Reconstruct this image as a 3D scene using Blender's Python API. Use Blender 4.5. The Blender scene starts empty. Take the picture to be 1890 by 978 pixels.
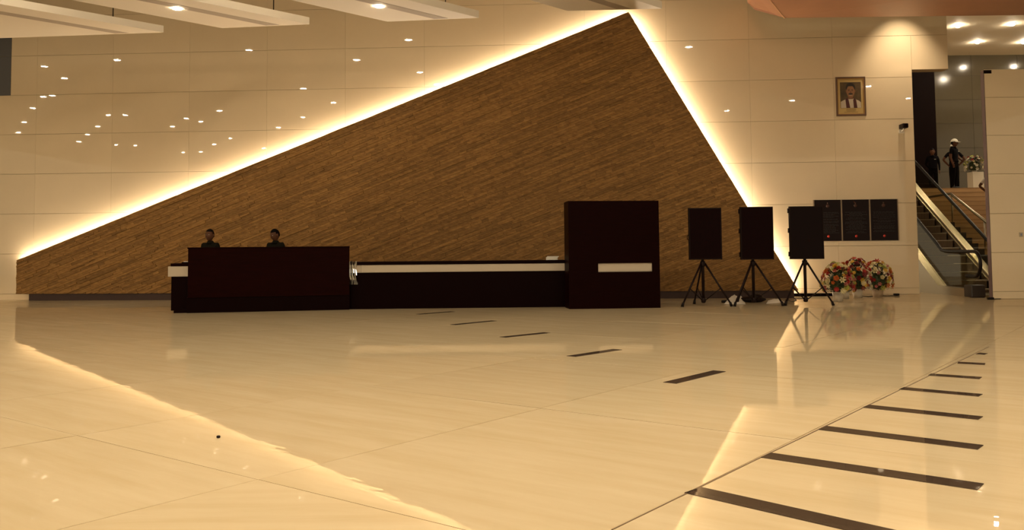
import bpy, bmesh, math, random
from mathutils import Vector, Matrix
random.seed(7)
COL = bpy.context.scene.collection
SC = bpy.context.scene
R = math.radians

# ------------------------------------------------------------------ camera
FPX, PX, PY, EYE = 1608.0, 945.0, 377.0, 1.15
PIT, ROL = R(3.24), R(0.54)
cf = Vector((0, math.cos(PIT), math.sin(PIT)))
r0 = Vector((1, 0, 0)); u0 = r0.cross(cf)
cr = math.cos(ROL) * r0 - math.sin(ROL) * u0
cu = math.sin(ROL) * r0 + math.cos(ROL) * u0
CAM = Vector((0, 0, EYE))
cam = bpy.data.cameras.new('camera'); camo = bpy.data.objects.new('camera', cam)
COL.objects.link(camo)
m = Matrix.Identity(4)
for i in range(3):
    m[i][0] = cr[i]; m[i][1] = cu[i]; m[i][2] = -cf[i]; m[i][3] = CAM[i]
camo.matrix_world = m
cam.sensor_fit = 'HORIZONTAL'; cam.sensor_width = 36
cam.lens = 36 * FPX / 1890
cam.shift_y = -(489 - PY) / 1890
cam.clip_end = 300
SC.camera = camo

# ------------------------------------------------------------------ world, exposure
w = bpy.data.worlds.new('world'); SC.world = w; w.use_nodes = True
bg = w.node_tree.nodes['Background']
bg.inputs[0].default_value = (1.0, 0.80, 0.52, 1); bg.inputs[1].default_value = 0.36
SC.view_settings.view_transform = 'Standard'; SC.view_settings.look = 'None'
SC.view_settings.gamma = 1; SC.view_settings.use_curve_mapping = False
SC.view_settings.exposure = 0.95
SC.cycles.use_denoising = True
SC.cycles.max_bounces = 7; SC.cycles.diffuse_bounces = 3; SC.cycles.glossy_bounces = 4
SC.cycles.transparent_max_bounces = 8
SC.cycles.sample_clamp_indirect = 6
LAMP_W, LAMP_RGB = 235.0, (1.0, 0.83, 0.60)
LED_W, LED_RGB = 80.0, (1.0, 0.80, 0.58)
FLOOD_W = 1500.0

# ------------------------------------------------------------------ pixel helpers
def ray(x, y): return cf + (x - PX) / FPX * cr - (y - PY) / FPX * cu
def on_z(x, y, z=0.0):
    d = ray(x, y); return CAM + d * ((z - EYE) / d.z)
def on_depth(x, y, Y):
    d = ray(x, y); return CAM + d * (Y / d.y)

class Frame:                       # a vertical plane through two floor points; local (s, depth, z)
    def __init__(self, a, b):
        self.a = Vector((a[0], a[1], 0)); b = Vector((b[0], b[1], 0))
        self.t = (b - self.a).normalized(); self.n = Vector((self.t.y, -self.t.x, 0))
        self.rot = math.atan2(self.t.y, self.t.x); self.len = (b - self.a).length
    def hit(self, x, y, off=0.0):  # pixel -> (s, z) on the plane, off metres toward the viewer
        d = ray(x, y); o = self.a + self.n * off
        p = CAM + d * (((o - CAM).dot(self.n)) / d.dot(self.n))
        return ((p - self.a).dot(self.t), p.z)
    def s(self, x, y=480, off=0.0): return self.hit(x, y, off)[0]
    def w(self, s, off=0.0, z=0.0): return self.a + self.t * s + self.n * off + Vector((0, 0, z))

# ------------------------------------------------------------------ materials
MATS = {}
def mat(name, rgb, rough=0.5, spec=0.5, metal=0.0, noise=0.0, nscale=8.0, stretch=(1, 1, 1), rgb2=None,
        bump=0.0, bscale=20.0, emit=None, estr=0.0, coat=0.0, objrand=0.0, island=0.0):
    if name in MATS: return MATS[name]
    M = bpy.data.materials.new(name); M.use_nodes = True; MATS[name] = M
    nt = M.node_tree; b = nt.nodes['Principled BSDF']; L = nt.links.new
    b.inputs['Roughness'].default_value = rough
    b.inputs['Specular IOR Level'].default_value = spec
    b.inputs['Metallic'].default_value = metal
    b.inputs['Coat Weight'].default_value = coat
    b.inputs['Base Color'].default_value = (*rgb, 1)
    out = None
    if noise or bump:
        tc = nt.nodes.new('ShaderNodeTexCoord'); mp = nt.nodes.new('ShaderNodeMapping')
        mp.inputs['Scale'].default_value = stretch; L(tc.outputs['Object'], mp.inputs['Vector'])
        if objrand:
            oi = nt.nodes.new('ShaderNodeObjectInfo'); ml = nt.nodes.new('ShaderNodeMath'); ml.operation = 'MULTIPLY'
            ml.inputs[1].default_value = 37.0; L(oi.outputs['Random'], ml.inputs[0]); L(ml.outputs[0], mp.inputs['Location'])
    if noise:
        n = nt.nodes.new('ShaderNodeTexNoise'); n.inputs['Scale'].default_value = nscale
        n.inputs['Detail'].default_value = 5; n.inputs['Roughness'].default_value = 0.65
        L(mp.outputs[0], n.inputs['Vector'])
        rp = nt.nodes.new('ShaderNodeValToRGB'); c2 = rgb2 or tuple(c * (1 - noise) for c in rgb)
        rp.color_ramp.elements[0].position = 0.33; rp.color_ramp.elements[1].position = 0.67
        rp.color_ramp.elements[0].color = (*c2, 1); rp.color_ramp.elements[1].color = (*rgb, 1)
        L(n.outputs['Fac'], rp.inputs[0]); out = rp.outputs[0]
    if objrand or island:
        v = []
        if objrand:
            o = nt.nodes.new('ShaderNodeObjectInfo'); v.append(o.outputs['Random'])
        if island:
            g = nt.nodes.new('ShaderNodeNewGeometry'); v.append(g.outputs['Random Per Island'])
        amt = max(objrand, island)
        s = v[0]
        if len(v) == 2:
            ad = nt.nodes.new('ShaderNodeMath'); ad.operation = 'ADD'; L(v[0], ad.inputs[0]); L(v[1], ad.inputs[1])
            fr = nt.nodes.new('ShaderNodeMath'); fr.operation = 'FRACT'; L(ad.outputs[0], fr.inputs[0]); s = fr.outputs[0]
        mr = nt.nodes.new('ShaderNodeMapRange'); mr.inputs['To Min'].default_value = 1 - amt; mr.inputs['To Max'].default_value = 1 + amt * 0.7
        L(s, mr.inputs['Value'])
        mx = nt.nodes.new('ShaderNodeMix'); mx.data_type = 'RGBA'; mx.blend_type = 'MULTIPLY'; mx.inputs['Factor'].default_value = 1
        if out: L(out, mx.inputs['A'])
        else: mx.inputs['A'].default_value = (*rgb, 1)
        L(mr.outputs[0], mx.inputs['B']); out = mx.outputs['Result']
    if out: L(out, b.inputs['Base Color'])
    if bump:
        n2 = nt.nodes.new('ShaderNodeTexNoise'); n2.inputs['Scale'].default_value = bscale; n2.inputs['Detail'].default_value = 2
        L(mp.outputs[0], n2.inputs['Vector'])
        bp = nt.nodes.new('ShaderNodeBump'); bp.inputs['Strength'].default_value = bump; bp.inputs['Distance'].default_value = 0.01
        L(n2.outputs['Fac'], bp.inputs['Height']); L(bp.outputs[0], b.inputs['Normal'])
    if emit:
        b.inputs['Emission Color'].default_value = (*emit, 1); b.inputs['Emission Strength'].default_value = estr
    return M

def glass_mat(name, tint, gloss):
    if name in MATS: return MATS[name]
    M = bpy.data.materials.new(name); M.use_nodes = True; MATS[name] = M
    nt = M.node_tree; nt.nodes.clear(); L = nt.links.new
    o = nt.nodes.new('ShaderNodeOutputMaterial'); t = nt.nodes.new('ShaderNodeBsdfTransparent'); g = nt.nodes.new('ShaderNodeBsdfGlossy')
    t.inputs[0].default_value = (*tint, 1); g.inputs['Roughness'].default_value = 0.04
    mx = nt.nodes.new('ShaderNodeMixShader'); mx.inputs[0].default_value = gloss
    L(t.outputs[0], mx.inputs[1]); L(g.outputs[0], mx.inputs[2]); L(mx.outputs[0], o.inputs[0])
    return M

def floor_mat(name, rgb, rgb2, mirror, objrand=0.03):
    if name in MATS: return MATS[name]
    M = mat(name, rgb, rough=0.6, spec=0.0, noise=0.1, nscale=2.2, stretch=(0.35, 2.6, 1), rgb2=rgb2, objrand=objrand)
    nt = M.node_tree; L = nt.links.new
    b = nt.nodes['Principled BSDF']; o = nt.nodes['Material Output']
    g = nt.nodes.new('ShaderNodeBsdfGlossy'); g.inputs['Roughness'].default_value = 0.005
    g.inputs[0].default_value = (1, 0.93, 0.82, 1)
    tc = nt.nodes.new('ShaderNodeTexCoord')
    n = nt.nodes.new('ShaderNodeTexNoise'); n.inputs['Scale'].default_value = 1.0; n.inputs['Detail'].default_value = 3
    rm = nt.nodes.new('ShaderNodeMapping'); rm.inputs['Rotation'].default_value = (0, 0, 0.75); rm.inputs['Scale'].default_value = (2.2, 8.0, 1); L(tc.outputs['Object'], rm.inputs['Vector'])
    L(rm.outputs[0], n.inputs['Vector'])
    bp = nt.nodes.new('ShaderNodeBump'); bp.inputs['Strength'].default_value = 1.0; bp.inputs['Distance'].default_value = 0.0005
    L(n.outputs['Fac'], bp.inputs['Height']); L(bp.outputs[0], g.inputs['Normal'])
    lw = nt.nodes.new('ShaderNodeFresnel'); lw.inputs[0].default_value = 1.25
    mr = nt.nodes.new('ShaderNodeMapRange'); mr.inputs['To Min'].default_value = mirror * 0.35; mr.inputs['To Max'].default_value = mirror * 1.5
    L(lw.outputs[0], mr.inputs['Value'])
    mx = nt.nodes.new('ShaderNodeMixShader'); L(mr.outputs[0], mx.inputs[0])
    L(b.outputs[0], mx.inputs[1]); L(g.outputs[0], mx.inputs[2]); L(mx.outputs[0], o.inputs[0])
    return M

CREAM = mat('cream_panel', (0.74, 0.60, 0.39), rough=0.014, spec=0.5, noise=0.05, nscale=0.6, objrand=0.025)
JOINT = mat('panel_joint', (0.42, 0.31, 0.18), rough=0.8)
TILE = floor_mat('marble_tile', (0.47, 0.375, 0.235), (0.42, 0.325, 0.19), 0.40)
GROUT = mat('floor_grout', (0.31, 0.22, 0.12), rough=0.8)
INLAY = floor_mat('dark_inlay', (0.045, 0.030, 0.020), (0.035, 0.022, 0.015), 0.16, 0.0)
STONE = mat('stacked_stone', (0.31, 0.165, 0.050), rough=0.75, spec=0.25, noise=0.2, nscale=7, stretch=(1, 1, 3),
            rgb2=(0.19, 0.092, 0.024), bump=0.4, bscale=30, objrand=0.25, island=0.25)
STONE_BACK = mat('stone_backing', (0.05, 0.028, 0.012), rough=0.9)
PLINTH = mat('plinth_brown', (0.035, 0.012, 0.006), rough=0.5)
SLAB = mat('white_baffle', (0.80, 0.72, 0.58), rough=0.6)
SLOT = mat('baffle_slot', (0.42, 0.35, 0.27), rough=0.7)
CEIL = mat('dark_ceiling', (0.16, 0.13, 0.10), rough=0.9)
LOBBYCEIL = mat('lobby_ceiling', (0.80, 0.71, 0.54), rough=0.7)
COPPER = mat('copper_soffit', (0.37, 0.18, 0.095), rough=0.45, spec=0.4, noise=0.12, nscale=0.7)
DARKWOOD = mat('dark_wood', (0.008, 0.0008, 0.0005), rough=0.4, spec=0.03, noise=0.35, nscale=3, stretch=(1, 1, 9))
REDWOOD = mat('red_brown_wood', (0.011, 0.0010, 0.0005), rough=0.4, spec=0.03, noise=0.4, nscale=3, stretch=(1, 1, 9))
BLACK = mat('black_lacquer', (0.005, 0.001, 0.001), rough=0.3, spec=0.03)
BAND = mat('white_band', (0.46, 0.38, 0.275), rough=0.35, noise=0.04, nscale=1.5)
BLACKMETAL = mat('black_metal', (0.009, 0.003, 0.002), rough=0.45, spec=0.15)
SCREEN = mat('black_glass', (0.006, 0.001, 0.001), rough=0.12, spec=0.04)
GLOSSY = mat('glossy_black_glass', (0.005, 0.001, 0.001), rough=0.06, spec=0.08)
BEZEL = mat('black_bezel', (0.007, 0.002, 0.001), rough=0.5, spec=0.1)
STEEL = mat('brushed_steel', (0.40, 0.34, 0.25), rough=0.28, metal=1.0)
RUBBER = mat('black_rubber', (0.007, 0.004, 0.003), rough=0.35, spec=0.15)
TAN = mat('tan_stone', (0.58, 0.38, 0.19), rough=0.45, noise=0.08, nscale=2, objrand=0.06)
ESCSTEP = mat('escalator_step', (0.16, 0.11, 0.065), rough=0.45, metal=0.3, noise=0.3, nscale=60, stretch=(1, 0.05, 0.05))
ESCDARK = mat('escalator_dark', (0.02, 0.012, 0.008), rough=0.5)
GLASS = glass_mat('balustrade_glass', (0.80, 0.80, 0.70), 0.07)
GREY = mat('grey_panel', (0.085, 0.068, 0.040), rough=0.12, spec=0.5, noise=0.06, nscale=0.8, objrand=0.04)
GREYJOINT = mat('grey_joint', (0.05, 0.04, 0.03), rough=0.9)
DARKWALL = mat('dark_wall', (0.006, 0.002, 0.0015), rough=0.6, spec=0.05)
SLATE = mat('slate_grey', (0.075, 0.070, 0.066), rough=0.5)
GOLD = mat('gilt_frame', (0.36, 0.19, 0.05), rough=0.35, metal=0.5)
FRAMEBROWN = mat('frame_brown', (0.10, 0.045, 0.015), rough=0.4)
MATBOARD = mat('mat_board', (0.58, 0.42, 0.17), rough=0.8)
GRANITE = mat('plaque_granite', (0.012, 0.004, 0.0035), rough=0.10, spec=0.10, noise=0.2, nscale=40, bump=0.05, bscale=3)
PLAQUEMETAL = mat('plaque_trim', (0.30, 0.22, 0.15), rough=0.35, metal=0.8)
PLAQUETXT = mat('plaque_inscription', (0.010, 0.006, 0.005), rough=0.6)
RED = mat('seal_red', (0.45, 0.03, 0.015), rough=0.5)
EMBLEM = mat('emblem_bronze', (0.05, 0.022, 0.012), rough=0.45, metal=0.4)
POT = mat('white_pot', (0.50, 0.43, 0.32), rough=0.5)
POTBROWN = mat('wrapped_pot', (0.42, 0.30, 0.18), rough=0.6)
LEAF = mat('leaf_green', (0.035, 0.050, 0.012), rough=0.6, island=0.5)
PAPER = mat('white_paper', (0.72, 0.66, 0.55), rough=0.6)
PLASTIC = mat('clear_film', (0.72, 0.68, 0.64), rough=0.12, spec=0.8)
WHITE = mat('white_paint', (0.76, 0.69, 0.56), rough=0.55)
SKIN = mat('skin', (0.10, 0.040, 0.018), rough=0.55, spec=0.2)
LIP = mat('lip', (0.10, 0.035, 0.02), rough=0.5)
HAIR = mat('black_hair', (0.003, 0.002, 0.002), spec=0.06, rough=0.5)
EYEW = mat('eye_white', (0.5, 0.45, 0.38), rough=0.3)
UNIFORM = mat('navy_uniform', (0.004, 0.003, 0.004), spec=0.06, rough=0.8)
OLIVE = mat('olive_uniform', (0.008, 0.007, 0.004), spec=0.06, rough=0.8)
TROUSER = mat('black_trousers', (0.003, 0.002, 0.002), spec=0.06, rough=0.8)
SHOE = mat('black_shoe', (0.006, 0.005, 0.005), rough=0.4)
CAPWHITE = mat('white_cap', (0.80, 0.74, 0.62), rough=0.7)
SHIRTWHITE = mat('white_shirt', (0.62, 0.54, 0.46), rough=0.8)
LENS = mat('lamp_lens', (1, 1, 1), emit=LAMP_RGB, estr=LAMP_W)
LED = mat('led_strip_light', (1, 1, 1), emit=LED_RGB, estr=LED_W)
LOBBYLENS = mat('lobby_lamp_lens', (1, 1, 1), emit=LAMP_RGB, estr=260.0)

# ------------------------------------------------------------------ mesh helpers
def box(bm, x0, x1, y0, y1, z0, z1, bev=0.0):
    g = bmesh.new()
    vs = [g.verts.new((x, y, z)) for z in (z0, z1) for y in (y0, y1) for x in (x0, x1)]
    for f in ((0, 2, 3, 1), (4, 5, 7, 6), (0, 1, 5, 4), (2, 6, 7, 3), (0, 4, 6, 2), (1, 3, 7, 5)):
        g.faces.new([vs[i] for i in f])
    if bev: bmesh.ops.bevel(g, geom=list(g.edges), offset=bev, segments=2, affect='EDGES', profile=0.5)
    merge(bm, g); return bm
def merge(bm, g, M=None):
    g.verts.index_update(); d = {}
    for v in g.verts: d[v.index] = bm.verts.new(M @ v.co if M else v.co)
    for f in g.faces:
        try: nf = bm.faces.new([d[v.index] for v in f.verts]); nf.smooth = f.smooth; nf.material_index = f.material_index
        except ValueError: pass
    g.free()
def prism(bm, pts, y0, y1):         # pts in (x, z), extruded along y
    a = [bm.verts.new((x, y0, z)) for x, z in pts]; b = [bm.verts.new((x, y1, z)) for x, z in pts]
    n = len(pts); bm.faces.new(a); bm.faces.new(b[::-1])
    for i in range(n): bm.faces.new([a[i], b[i], b[(i + 1) % n], a[(i + 1) % n]])
    return bm
def prism_x(bm, pts, x0, x1):       # pts in (y, z), extruded along x
    a = [bm.verts.new((x0, y, z)) for y, z in pts]; b = [bm.verts.new((x1, y, z)) for y, z in pts]
    n = len(pts); bm.faces.new(a[::-1]); bm.faces.new(b)
    for i in range(n): bm.faces.new([a[(i + 1) % n], b[(i + 1) % n], b[i], a[i]])
    return bm
def basis(d):
    d = d.normalized(); a = Vector((0, 0, 1)) if abs(d.z) < 0.9 else Vector((1, 0, 0))
    x = d.cross(a).normalized(); return x, d.cross(x)
def tube(bm, pts, r, seg=8, caps=True, smooth=True):
    pts = [Vector(p) for p in pts]; n = len(pts)
    rr = r if isinstance(r, (list, tuple)) else [r] * n
    rings = []; px = None
    for i, p in enumerate(pts):
        d = (pts[min(i + 1, n - 1)] - pts[max(i - 1, 0)])
        x, y = basis(d)
        if px is not None and abs(d.normalized().dot(px)) < 0.95:
            x = (px - d.normalized() * px.dot(d.normalized())).normalized(); y = d.normalized().cross(x)
        px = x
        rings.append([bm.verts.new(p + (x * math.cos(2 * math.pi * k / seg) + y * math.sin(2 * math.pi * k / seg)) * rr[i]) for k in range(seg)])
    for i in range(n - 1):
        for k in range(seg):
            f = bm.faces.new([rings[i][k], rings[i][(k + 1) % seg], rings[i + 1][(k + 1) % seg], rings[i + 1][k]]); f.smooth = smooth
    if caps: bm.faces.new(rings[0][::-1]); bm.faces.new(rings[-1])
    return bm
def lathe(bm, prof, seg=16, c=(0, 0), smooth=True):   # prof: (r, z)
    rings = []
    for r, z in prof:
        rings.append([bm.verts.new((c[0] + r * math.cos(2 * math.pi * k / seg), c[1] + r * math.sin(2 * math.pi * k / seg), z)) for k in range(seg)])
    for i in range(len(prof) - 1):
        for k in range(seg):
            f = bm.faces.new([rings[i][k], rings[i][(k + 1) % seg], rings[i + 1][(k + 1) % seg], rings[i + 1][k]]); f.smooth = smooth
    bm.faces.new(rings[0][::-1]); bm.faces.new(rings[-1]); return bm
def ell(bm, c, r, u=12, v=8):
    g = bmesh.new(); bmesh.ops.create_uvsphere(g, u_segments=u, v_segments=v, radius=1)
    for f in g.faces: f.smooth = True
    merge(bm, g, Matrix.Translation(c) @ Matrix.Diagonal((*r, 1)))
    return bm
def obj(name, bm, m, parent=None, loc=None, rot=None, norm=True):
    if norm: bmesh.ops.recalc_face_normals(bm, faces=list(bm.faces))
    me = bpy.data.meshes.new(name); bm.to_mesh(me); bm.free()
    for x in (m if isinstance(m, (list, tuple)) else [m]): me.materials.append(x)
    return link(name, me, parent, loc, rot)
def link(name, me, parent=None, loc=None, rot=None):
    o = bpy.data.objects.new(name, me); COL.objects.link(o)
    if parent: o.parent = parent
    if loc: o.location = loc
    if rot: o.rotation_euler = rot
    return o
def N(): return bmesh.new()
def tag(o, label=None, cat=None, group=None, kind=None):
    if label: o['label'] = label
    if cat: o['category'] = cat
    if group: o['group'] = group
    if kind: o['kind'] = kind
    return o
def thing(name, label, cat, loc=(0, 0, 0), rz=0.0, group=None):
    o = bpy.data.objects.new(name, None); COL.objects.link(o)
    o.location = loc; o.rotation_euler = (0, 0, rz)
    return tag(o, label, cat, group)
def struct(name, label, bm, m, loc=None, rz=0.0):
    return tag(obj(name, bm, m, None, loc, (0, 0, rz)), label, None, None, 'structure')

# ------------------------------------------------------------------ the setting: floor
WALL = Frame((-13.7, 24.14), (10.06, 22.77))
CEIL_Z = 8.5
floor = struct('floor', 'polished cream marble floor of large slabs', box(N(), -38, 27, -24, 38, -0.12, -0.006), GROUT)
D2 = R(90 - 37.5)                                    # direction of the slab joints
d2 = Vector((math.cos(D2), math.sin(D2), 0)); e2 = Vector((d2.y, -d2.x, 0))
TW, TL = 1.9, 2.5                                    # across e2, along d2
e0 = Vector((0.4, 3.69, 0)).dot(e2); f0 = Vector((-3.74, 6.42, 0)).dot(d2)
tbm = box(N(), -TW / 2 + .0025, TW / 2 - .0025, -TL / 2 + .0025, TL / 2 - .0025, -0.02, 0)
tme = bpy.data.meshes.new('marble_slab'); tbm.to_mesh(tme); tbm.free(); tme.materials.append(TILE)
cnt = 0; rest = N()
cands = []
for i in range(-22, 14):
    for j in range(-10, 18):
        c = e2 * (e0 + (i + .5) * TW) + d2 * (f0 + (j + .5) * TL)
        if not (-37 < c.x < 26 and -23 < c.y < 37): continue
        vis = c.y > 3.0 and abs(c.x) < c.y * 0.62 + 1.6 and c.y < 24.5 + (0 if c.x < 11 else 1)
        cands.append((not vis, c.length, c))
cands.sort(key=lambda q: (q[0], q[1]))
for k, (nv, _, c) in enumerate(cands):
    tl = (random.gauss(0, .0006), random.gauss(0, .0006))
    if not nv and cnt < 290:
        o = link('marble_slab', tme, floor, c, (tl[0], tl[1], D2 - math.pi / 2)); cnt += 1
    else:
        g = box(N(), -TW / 2 + .0025, TW / 2 - .0025, -TL / 2 + .0025, TL / 2 - .0025, -0.02, 0)
        merge(rest, g, Matrix.Translation(c) @ Matrix.Rotation(D2 - math.pi / 2, 4, 'Z'))
tag(obj('marble_slab_field', rest, TILE, floor), kind='stuff')

def inlay(a, b, wd, m_=INLAY, nm='inlay_bar'):                                 # dark stone bar set in the floor
    a, b = Vector((a[0], a[1], 0)), Vector((b[0], b[1], 0)); d = b - a; L_ = d.length
    obj(nm, box(N(), 0, L_, -wd / 2, wd / 2, -0.01, 0.004), m_, floor, a, (0, 0, math.atan2(d.y, d.x)))
for a, b in (((772, 580), (836, 575)), ((836, 599.5), (912, 592)), ((928, 622.5), (1010, 614)), ((1054, 658), (1140, 645)), ((1236, 707), (1328, 685))):
    inlay(on_z(*a)[:2], on_z(*b)[:2], 0.13)
for a, b in (((1279, 905), (1880, 1041)), ((1414, 840.5), (1810, 899)), ((1519, 790), (1810, 826)), ((1598, 750), (1810, 772)), ((1664, 717), (1810, 730)),
             ((1716, 691.5), (1810, 698)), ((1768, 669.5), (1818, 672)), ((1804, 652.5), (1820, 653.5))):
    inlay(on_z(*a)[:2], on_z(*b)[:2], 0.14)
a, b = on_z(1130, 978), on_z(1825, 640); inlay(a[:2], b[:2], 0.006, mat('brown_joint', (.17, .11, .055), rough=.5), 'joint_strip')

# ------------------------------------------------------------------ back wall with panels
S_R = WALL.s(1697, 543)                              # edge of the escalator opening
S_H = WALL.s(1748, 80); Z_H = WALL.hit(1715, 128)[1]
S_L = -7.5
wb = N()
prism(wb, [(S_L, 0), (S_R - .003, 0), (S_R - .003, Z_H), (S_H, Z_H), (S_H, CEIL_Z), (S_L, CEIL_Z)], 0.0, 0.35)
wall = struct('wall_back', 'tall cream panelled wall behind the slanted stone feature', wb, JOINT, WALL.a, WALL.rot)
zr = [0.0, 0.165] + [0.165 + 1.106 * k for k in range(1, 8)] + [CEIL_Z]
sj = [4.83 - 2.18 * 5 + 2.18 * k for k in range(0, 15)]
cols = [(max(a, S_L), min(b, S_R)) for a, b in zip(sj[:-1], sj[1:]) if a < S_R and b > S_L]
G = 0.004
S_D = WALL.s(22, 100)
for ci, (a, b) in enumerate(cols):
    for zi in range(len(zr) - 1):
        z0, z1 = zr[zi], zr[zi + 1]
        bb = S_H if (b >= S_R - 1e-6 and z0 > Z_H - 0.35) else b
        if bb > b and z0 < Z_H: z0 = z0; bb = b
        if b - a < .05: continue
        p0, p1 = a + G * .35, bb - G * .35
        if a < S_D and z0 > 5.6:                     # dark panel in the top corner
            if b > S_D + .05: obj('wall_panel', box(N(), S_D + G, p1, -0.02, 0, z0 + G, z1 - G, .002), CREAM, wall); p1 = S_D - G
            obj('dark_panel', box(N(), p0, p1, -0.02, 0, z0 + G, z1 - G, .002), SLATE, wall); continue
        obj('wall_panel', box(N(), p0, p1, -0.02, 0, z0 + G, z1 - G, .002), CREAM, wall)
obj('wall_panel', box(N(), S_R + G, S_H - G, -0.02, 0, Z_H, zr[7] - G, .002), CREAM, wall)

# cream pier beside the escalator
PIER_Y = 20.25
px0 = on_depth(1826, 400, PIER_Y).x; pz = on_depth(1850, 128, PIER_Y).z
wr = struct('wall_pier', 'low cream panelled wall standing before the escalator', box(N(), 0, 6.0, 0, 0.12, 0, pz - .01), JOINT, (px0, PIER_Y, 0), R(-1.0))
pzr = [0.0] + [on_depth(1850, y, PIER_Y).z for y in (538, 466, 394, 321, 250, 180)] + [pz]
for z0, z1 in zip(pzr[:-1], pzr[1:]):
    for k in range(3): obj('wall_panel', box(N(), k * 2 + G, k * 2 + 2 - G, -0.02, 0, z0 + G, z1 - G, .002), CREAM, wr)
obj('edge_trim', box(N(), -0.012, -0.002, -0.02, 0.12, 0, pz - .02), mat('mauve_edge', (.10, .06, .055), rough=.6), wr)
obj('edge_trim', box(N(), -0.012, 0.17, -0.03, -0.021, pz - .10, pz - .02), DARKWALL, wr)

# ceilings
ceiling = struct('ceiling', 'dark high ceiling above the hall', box(N(), -38, 27, -24, 24.6, CEIL_Z, CEIL_Z + .2), CEIL)

# ------------------------------------------------------------------ lobby beyond the opening
LAND_Y, LAND_Z, BACK_Y, BACK_Z = 30.9, 3.30, 35.6, 9.15
lob = struct('floor_landing', 'tan upper landing at the head of the stairs', box(N(), 9.5, 27, LAND_Y, BACK_Y + .2, LAND_Z - .35, LAND_Z), TAN)
gw = struct('wall_lobby', 'grey panelled wall behind the upper landing', box(N(), 9.5, 27, BACK_Y, BACK_Y + .25, 0, BACK_Z), GREYJOINT)
gz = [LAND_Z] + [on_depth(1780, y, BACK_Y).z for y in (317, 273, 228, 184, 140)] + [BACK_Z]
for z0, z1 in zip(gz[:-1], gz[1:]):
    for k in range(6):
        obj('wall_panel', box(N(), 15.2 + k * 1.9 + G, 17.1 + k * 1.9 - G, BACK_Y - .02, BACK_Y, z0 + G, z1 - G, .002), GREY, gw)
dx = on_depth(1729, 260, BACK_Y - .5).x
struct('wall_side', 'black wall beside the upper landing', box(N(), dx - 3.6, dx, BACK_Y - .5, BACK_Y - .25, LAND_Z, BACK_Z), DARKWALL)
lc = struct('ceiling_lobby', 'cream ceiling with downlights above the landing', box(N(), 9.5, 27, 24.7, BACK_Y + .2, BACK_Z, BACK_Z + .15), LOBBYCEIL)

# ------------------------------------------------------------------ slanted stone feature wall
FE = Frame((-13.5, 23.75), (5.0, 21.6))
zb = 0.185
c_bl = (FE.s(30, 541), zb); c_tl = FE.hit(31, 480); c_ap = FE.hit(1160, 22)
c_br = (FE.s(1474, 538), zb)
poly = [c_bl, c_br, c_ap, c_tl]
fe = thing('stone_feature_wall', 'huge slanted triangular wall clad in brown stacked stone strips', 'feature wall', FE.a, FE.rot)
obj('backing_slab', prism(N(), poly, 0.0, 0.20), STONE_BACK, fe)
def shrink(ps, d):                                    # inset a convex ccw polygon
    n = len(ps); out = []
    for i in range(n):
        p0, p1, p2 = Vector(ps[i - 1]), Vector(ps[i]), Vector(ps[(i + 1) % n])
        a = (p1 - p0).normalized(); b = (p2 - p1).normalized()
        na, nb = Vector((-a.y, a.x)), Vector((-b.y, b.x))
        k = d / max(0.15, 1 + na.dot(nb)); out.append(tuple(p1 + (na + nb) * k))
    return out
core = shrink(poly, 0.55)
gapL = -(FE.w(core[0][0]) - WALL.a).dot(-WALL.n); gapR = (FE.w(core[1][0]) - WALL.a).dot(WALL.n)
gapL = (FE.w(core[0][0]) - WALL.a).dot(WALL.n)
cb = N()
ga = [cb.verts.new((x, 0.20, z)) for x, z in core]
gb = []
for x, z in core:
    g_ = (FE.w(x) - WALL.a).dot(WALL.n) / FE.n.dot(WALL.n) - 0.021
    gb.append(cb.verts.new((x, max(g_, 0.21), z)))
cb.faces.new(ga); cb.faces.new(gb[::-1])
for i in range(4): cb.faces.new([ga[i], gb[i], gb[(i + 1) % 4], ga[(i + 1) % 4]])
obj('core', cb, STONE_BACK, fe)
obj('plinth', box(N(), FE.s(52, 548), c_br[0] - .1, 0.03, 0.20, 0, zb), PLINTH, fe)
def clip(ps, q):
    n = len(q)
    for i in range(n):
        a, b = Vector(q[i]), Vector(q[(i + 1) % n]); e = b - a; out = []
        side = lambda p: e.x * (p[1] - a.y) - e.y * (p[0] - a.x)
        for k in range(len(ps)):
            p, r = ps[k], ps[(k + 1) % len(ps)]; sp, sr = side(p), side(r)
            if sp >= 0: out.append(p)
            if (sp >= 0) != (sr >= 0):
                t = sp / (sp - sr); out.append((p[0] + (r[0] - p[0]) * t, p[1] + (r[1] - p[1]) * t))
        ps = out
        if len(ps) < 3: return []
    return ps
def area(ps): return abs(sum(ps[i - 1][0] * p[1] - p[0] * ps[i - 1][1] for i, p in enumerate(ps))) / 2
TH = R(20.5); ca, sa = math.cos(TH), math.sin(TH)
strips = []; v = -9.0
while v < 9.0:
    hgt = random.choice((.036, .044, .052, .060, .068)); uu = -2.0 - random.random()
    while uu < 23:
        ln = random.choice((.16, .25, .35, .5, .7, 1.0)) * random.uniform(.8, 1.2)
        q = [(uu + .002, v + .002), (uu + ln - .002, v + .002), (uu + ln - .002, v + hgt - .002), (uu + .002, v + hgt - .002)]
        q = clip([(x * ca - z * sa, x * sa + z * ca) for x, z in q], poly)
        if q and area(q) > .0006: strips.append((area(q), q))
        uu += ln
    v += hgt
strips.sort(key=lambda t: -t[0])
rest = N()
for k, (A_, q) in enumerate(strips):
    d = random.choice((.004, .008, .012, .018, .026))
    if k < 300: obj('stone_strip', prism(N(), q, -d, 0.0), STONE, fe)
    else: prism(rest, q, -d, 0.0)
tag(obj('stone_strip_field', rest, STONE, fe), kind='stuff')
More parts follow.
